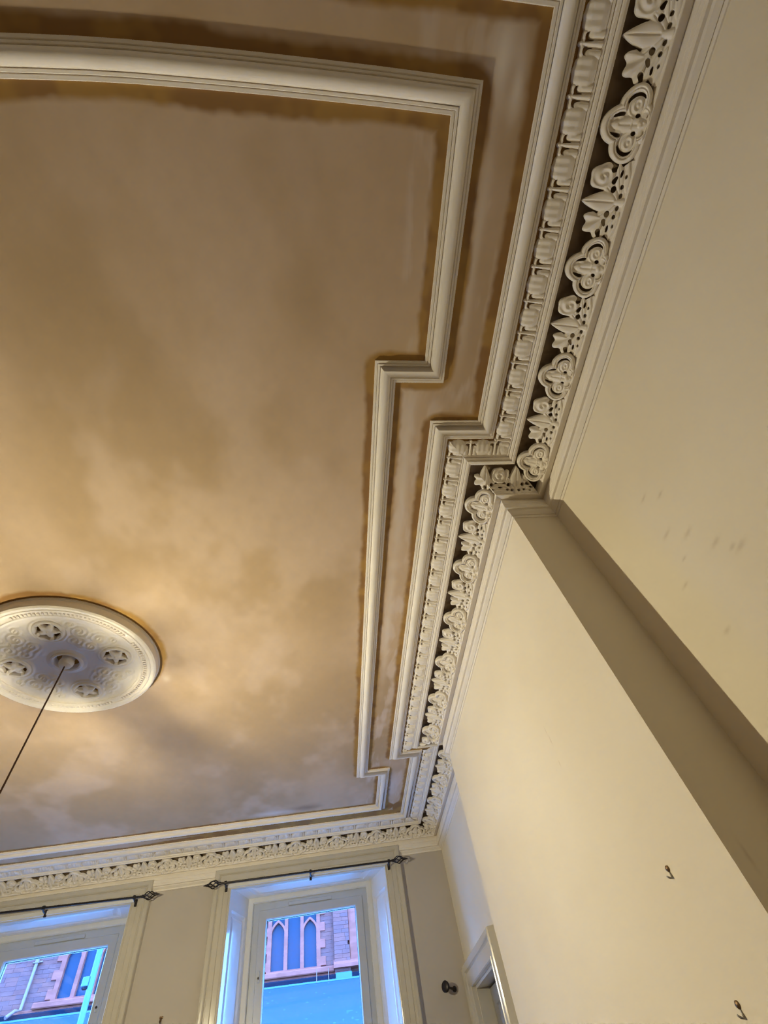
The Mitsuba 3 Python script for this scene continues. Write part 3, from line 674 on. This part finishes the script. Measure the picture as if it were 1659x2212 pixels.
def lancet(cx_, hw, zb, zspr, zap):
    pts = [(cx_ - hw, zb), (cx_ + hw, zb), (cx_ + hw, zspr)]
    for k in range(1, 9):
        t = k / 9; pts.append((cx_ + hw * (1 - t ** 1.9), zspr + (zap + .03 - zspr) * t))
    pts.append((cx_, zap + .03))
    return pts + [(2 * cx_ - x, z) for x, z in pts[:1:-1]]
from shapely.geometry import Polygon, box as sbox
from shapely.ops import unary_union
def plate_xz(poly, y0, y1):
    out = []
    for g in getattr(poly, 'geoms', [poly]):
        if g.is_empty: continue
        m = trimesh.creation.extrude_polygon(g, y1 - y0, engine='earcut'); v = m.vertices.copy()
        m.vertices = np.c_[v[:, 0], y1 - v[:, 2], v[:, 1]]; out.append(m)
    m = cat(out); m.fix_normals(); return m
ZB = 6.30
VIS = [(-13.4, -10.3), (-.44, 1.6)]
for q, (xa, xb) in enumerate(VIS): put('mortar_bed', mikit.ply(shear(box(xa, xb, YC + .012, YC + .3, 5.85, 8.4)), 'mortar'), CH)
put('back_wall', mikit.ply(shear(box(-22, 14, YC + .25, YC + .8, 5.0, 12.0)), 'mortar'), CH)
for c in (-1.50, -9.27):
    surround = Polygon([(c - 1.06, ZB - .06), (c + 1.06, ZB - .06), (c + 1.06, 8.1), (c, 9.6), (c - 1.06, 8.1)])
    tips = unary_union([Polygon(lancet(x, hw, ZB, s, a)) for x, hw, s, a in lights if abs(x - c) < .8])
    quo = unary_union([sbox(c + s * 1.06 - .17, ZB + k * .5, c + s * 1.06 + .17, ZB + k * .5 + .27) for s in (-1, 1) for k in range(4)])
    small = unary_union([sbox(x - .262, 7.45, x + .262, 8.05).difference(Polygon(lancet(x, .25, ZB, 7.42, 7.72)).buffer(.075)) for x in (c - .645, c + .645)])
    tr = put('tracery', mikit.ply(shear(plate_xz(surround.difference(tips).difference(small), YC - .06, YC + .16)), 'stone_dressed'), CH, label='pink dressed stone tracery')
    for s in (-1, 1):
        for k in range(5):
            x = c + s * 1.06
            put('quoin', mikit.ply(shear(rbox(x - .02 if s > 0 else x - .20, x + .20 if s > 0 else x + .02, YC - .055, YC + .2, ZB + k * .52, ZB + k * .52 + .27, .012)), 'stone_dressed'), tr)
    for x, hw, s, a in lights:
        if abs(x - c) < .8: put('leaded_pane', mikit.ply(shear(box(x - .322, x + .322, YC + .10, YC + .13, ZB - .02, 8.7)), 'leaded_glass'), CH)
    put('sill_course', mikit.ply(shear(cat([rbox(c - 1.6, c + 1.6, YC - .16, YC + .2, ZB - .22, ZB - .05, .03), rbox(c - 2.2, c + 1.7, YC - .02, YC + .2, ZB - .38, ZB - .20, .02)])), 'stone_dressed'), CH)
# courses of squared rubble either side of the windows, and a buttress
def free(x0, x1): return all(x1 < c - 1.05 or x0 > c + 1.05 for c in (-1.50, -9.27))
rng = random.Random(11)
cnt = 0
for row in range(19):
    z = 5.92 + row * .125
    for xa, xb in VIS:
        x = xa
        while x < xb - .08:
            w = min(rng.uniform(.30, .62), xb - x)
            for edge in (.098, .719):
                if x < edge - .01 < x + w: w = edge - x
            if w > .07:
                but = .098 < x + w * .5 < .719
                y = YC - (.22 if but else .0) + rng.uniform(-.006, .006)
                put('stone', mikit.ply(shear(box(x + .003, x + w - .003, y, YC + .26, z + .003, z + .122)), rng.choice(STV)), CH); cnt += 1
            x += w
put('buttress_weathering', mikit.ply(shear(trimesh.convex.convex_hull(np.array([(x, y, z) for x in (.06, 1.9) for y, z in ((YC - .42, 6.12), (YC - .42, 6.22), (YC - .05, 6.42), (YC + .1, 6.42), (YC + .1, 6.10))]))), 'stone_dressed'), CH)
put('string_course', mikit.ply(shear(rbox(.72, 1.12, YC - .12, YC + .2, 6.3, 8.6, .02)), 'stone_dressed'), CH)
put('gutter', mikit.ply(shear(cat([rbox(-22, 14, YC - .35, YC + .1, 5.80, 5.97, .04)])), 'gutter_dark'), CH, label='dark shadowed gutter line')
put('lead_flashing', mikit.ply(shear(cat([rbox(-22, 14, YC - .62, YC - .35, 5.72, 5.775, .02), rbox(.12, .75, YC - .40, YC - .30, 5.78, 5.99, .02), rbox(-22, 14, YC - .40, YC - .34, 5.76, 5.83, .01)])), 'lead'), CH, label='bright lead flashing along the roof edge')
rf = trimesh.convex.convex_hull(np.array([(x, y, z) for x in (-22, 14) for y, z in ((YC + .1, 5.76), (YC - .6, 5.74), (YC - 8, 1.0), (YC - 8, .5), (YC + .1, .5))]))
rfm = put('slate_roof', mikit.ply(shear(rf), 'slate'), CH, label='wet blue-grey slate roof below the church windows')
for x in (-.60, -.14):
    put('gutter_strap', mikit.ply(shear(tube([(x, YC - .64, 5.74), (x, YC - .40, 6.0), (x, YC - .17, 6.18)], .012, 6)), 'pale_pipe'), CH)
DP = thing('downpipe', 'pale pink downpipe with collar on the church wall outside the left window', 'downpipe')
pipe_pts = [(-11.22, YC - .12, zs(-11.22, 9.0)), (-11.22, YC - .12, zs(-11.22, 6.10)), (-11.27, YC - .44, zs(-11.27, 6.04)), (-11.40, YC - .66, zs(-11.4, 5.86))]
put('pipe', mikit.ply(tube(pipe_pts, .058, 12), 'pale_pipe', smooth=40), DP)
put('collar', mikit.ply(cat([tube([(-11.22, YC - .12, zs(-11.22, 7.34)), (-11.22, YC - .12, zs(-11.22, 7.42))], .085, 12), rbox(-11.40, -11.04, YC - .10, YC + .02, zs(-11.22, 7.36), zs(-11.22, 7.40), .01)]), 'pale_pipe'), DP)
LP = thing('street_lamp_post', 'bright blue-lit steel lamp post with a small box outside the left window', 'lamp post')
put('post', mikit.ply(tube([(-5.06, 14, -1.5), (-5.06, 14, 7.5)], .062, 16), 'galvanised', smooth=40), LP)
put('control_box', mikit.ply(rbox(-5.235, -5.10, 13.93, 14.05, 4.53, 4.68, .01), 'galvanised'), LP)
put('clip', mikit.ply(rbox(-5.21, -5.10, 13.94, 14.04, 4.49, 4.53, .006), 'gutter_dark'), LP)
put('street', mikit.ply(box(-60, 60, 6.5, 80, -4.2, -4.0), {'type': 'twosided', 'bsdf': {'type': 'diffuse', 'reflectance': rgb(.35, .35, .35)}}), label='grey street below the window', cat='street')
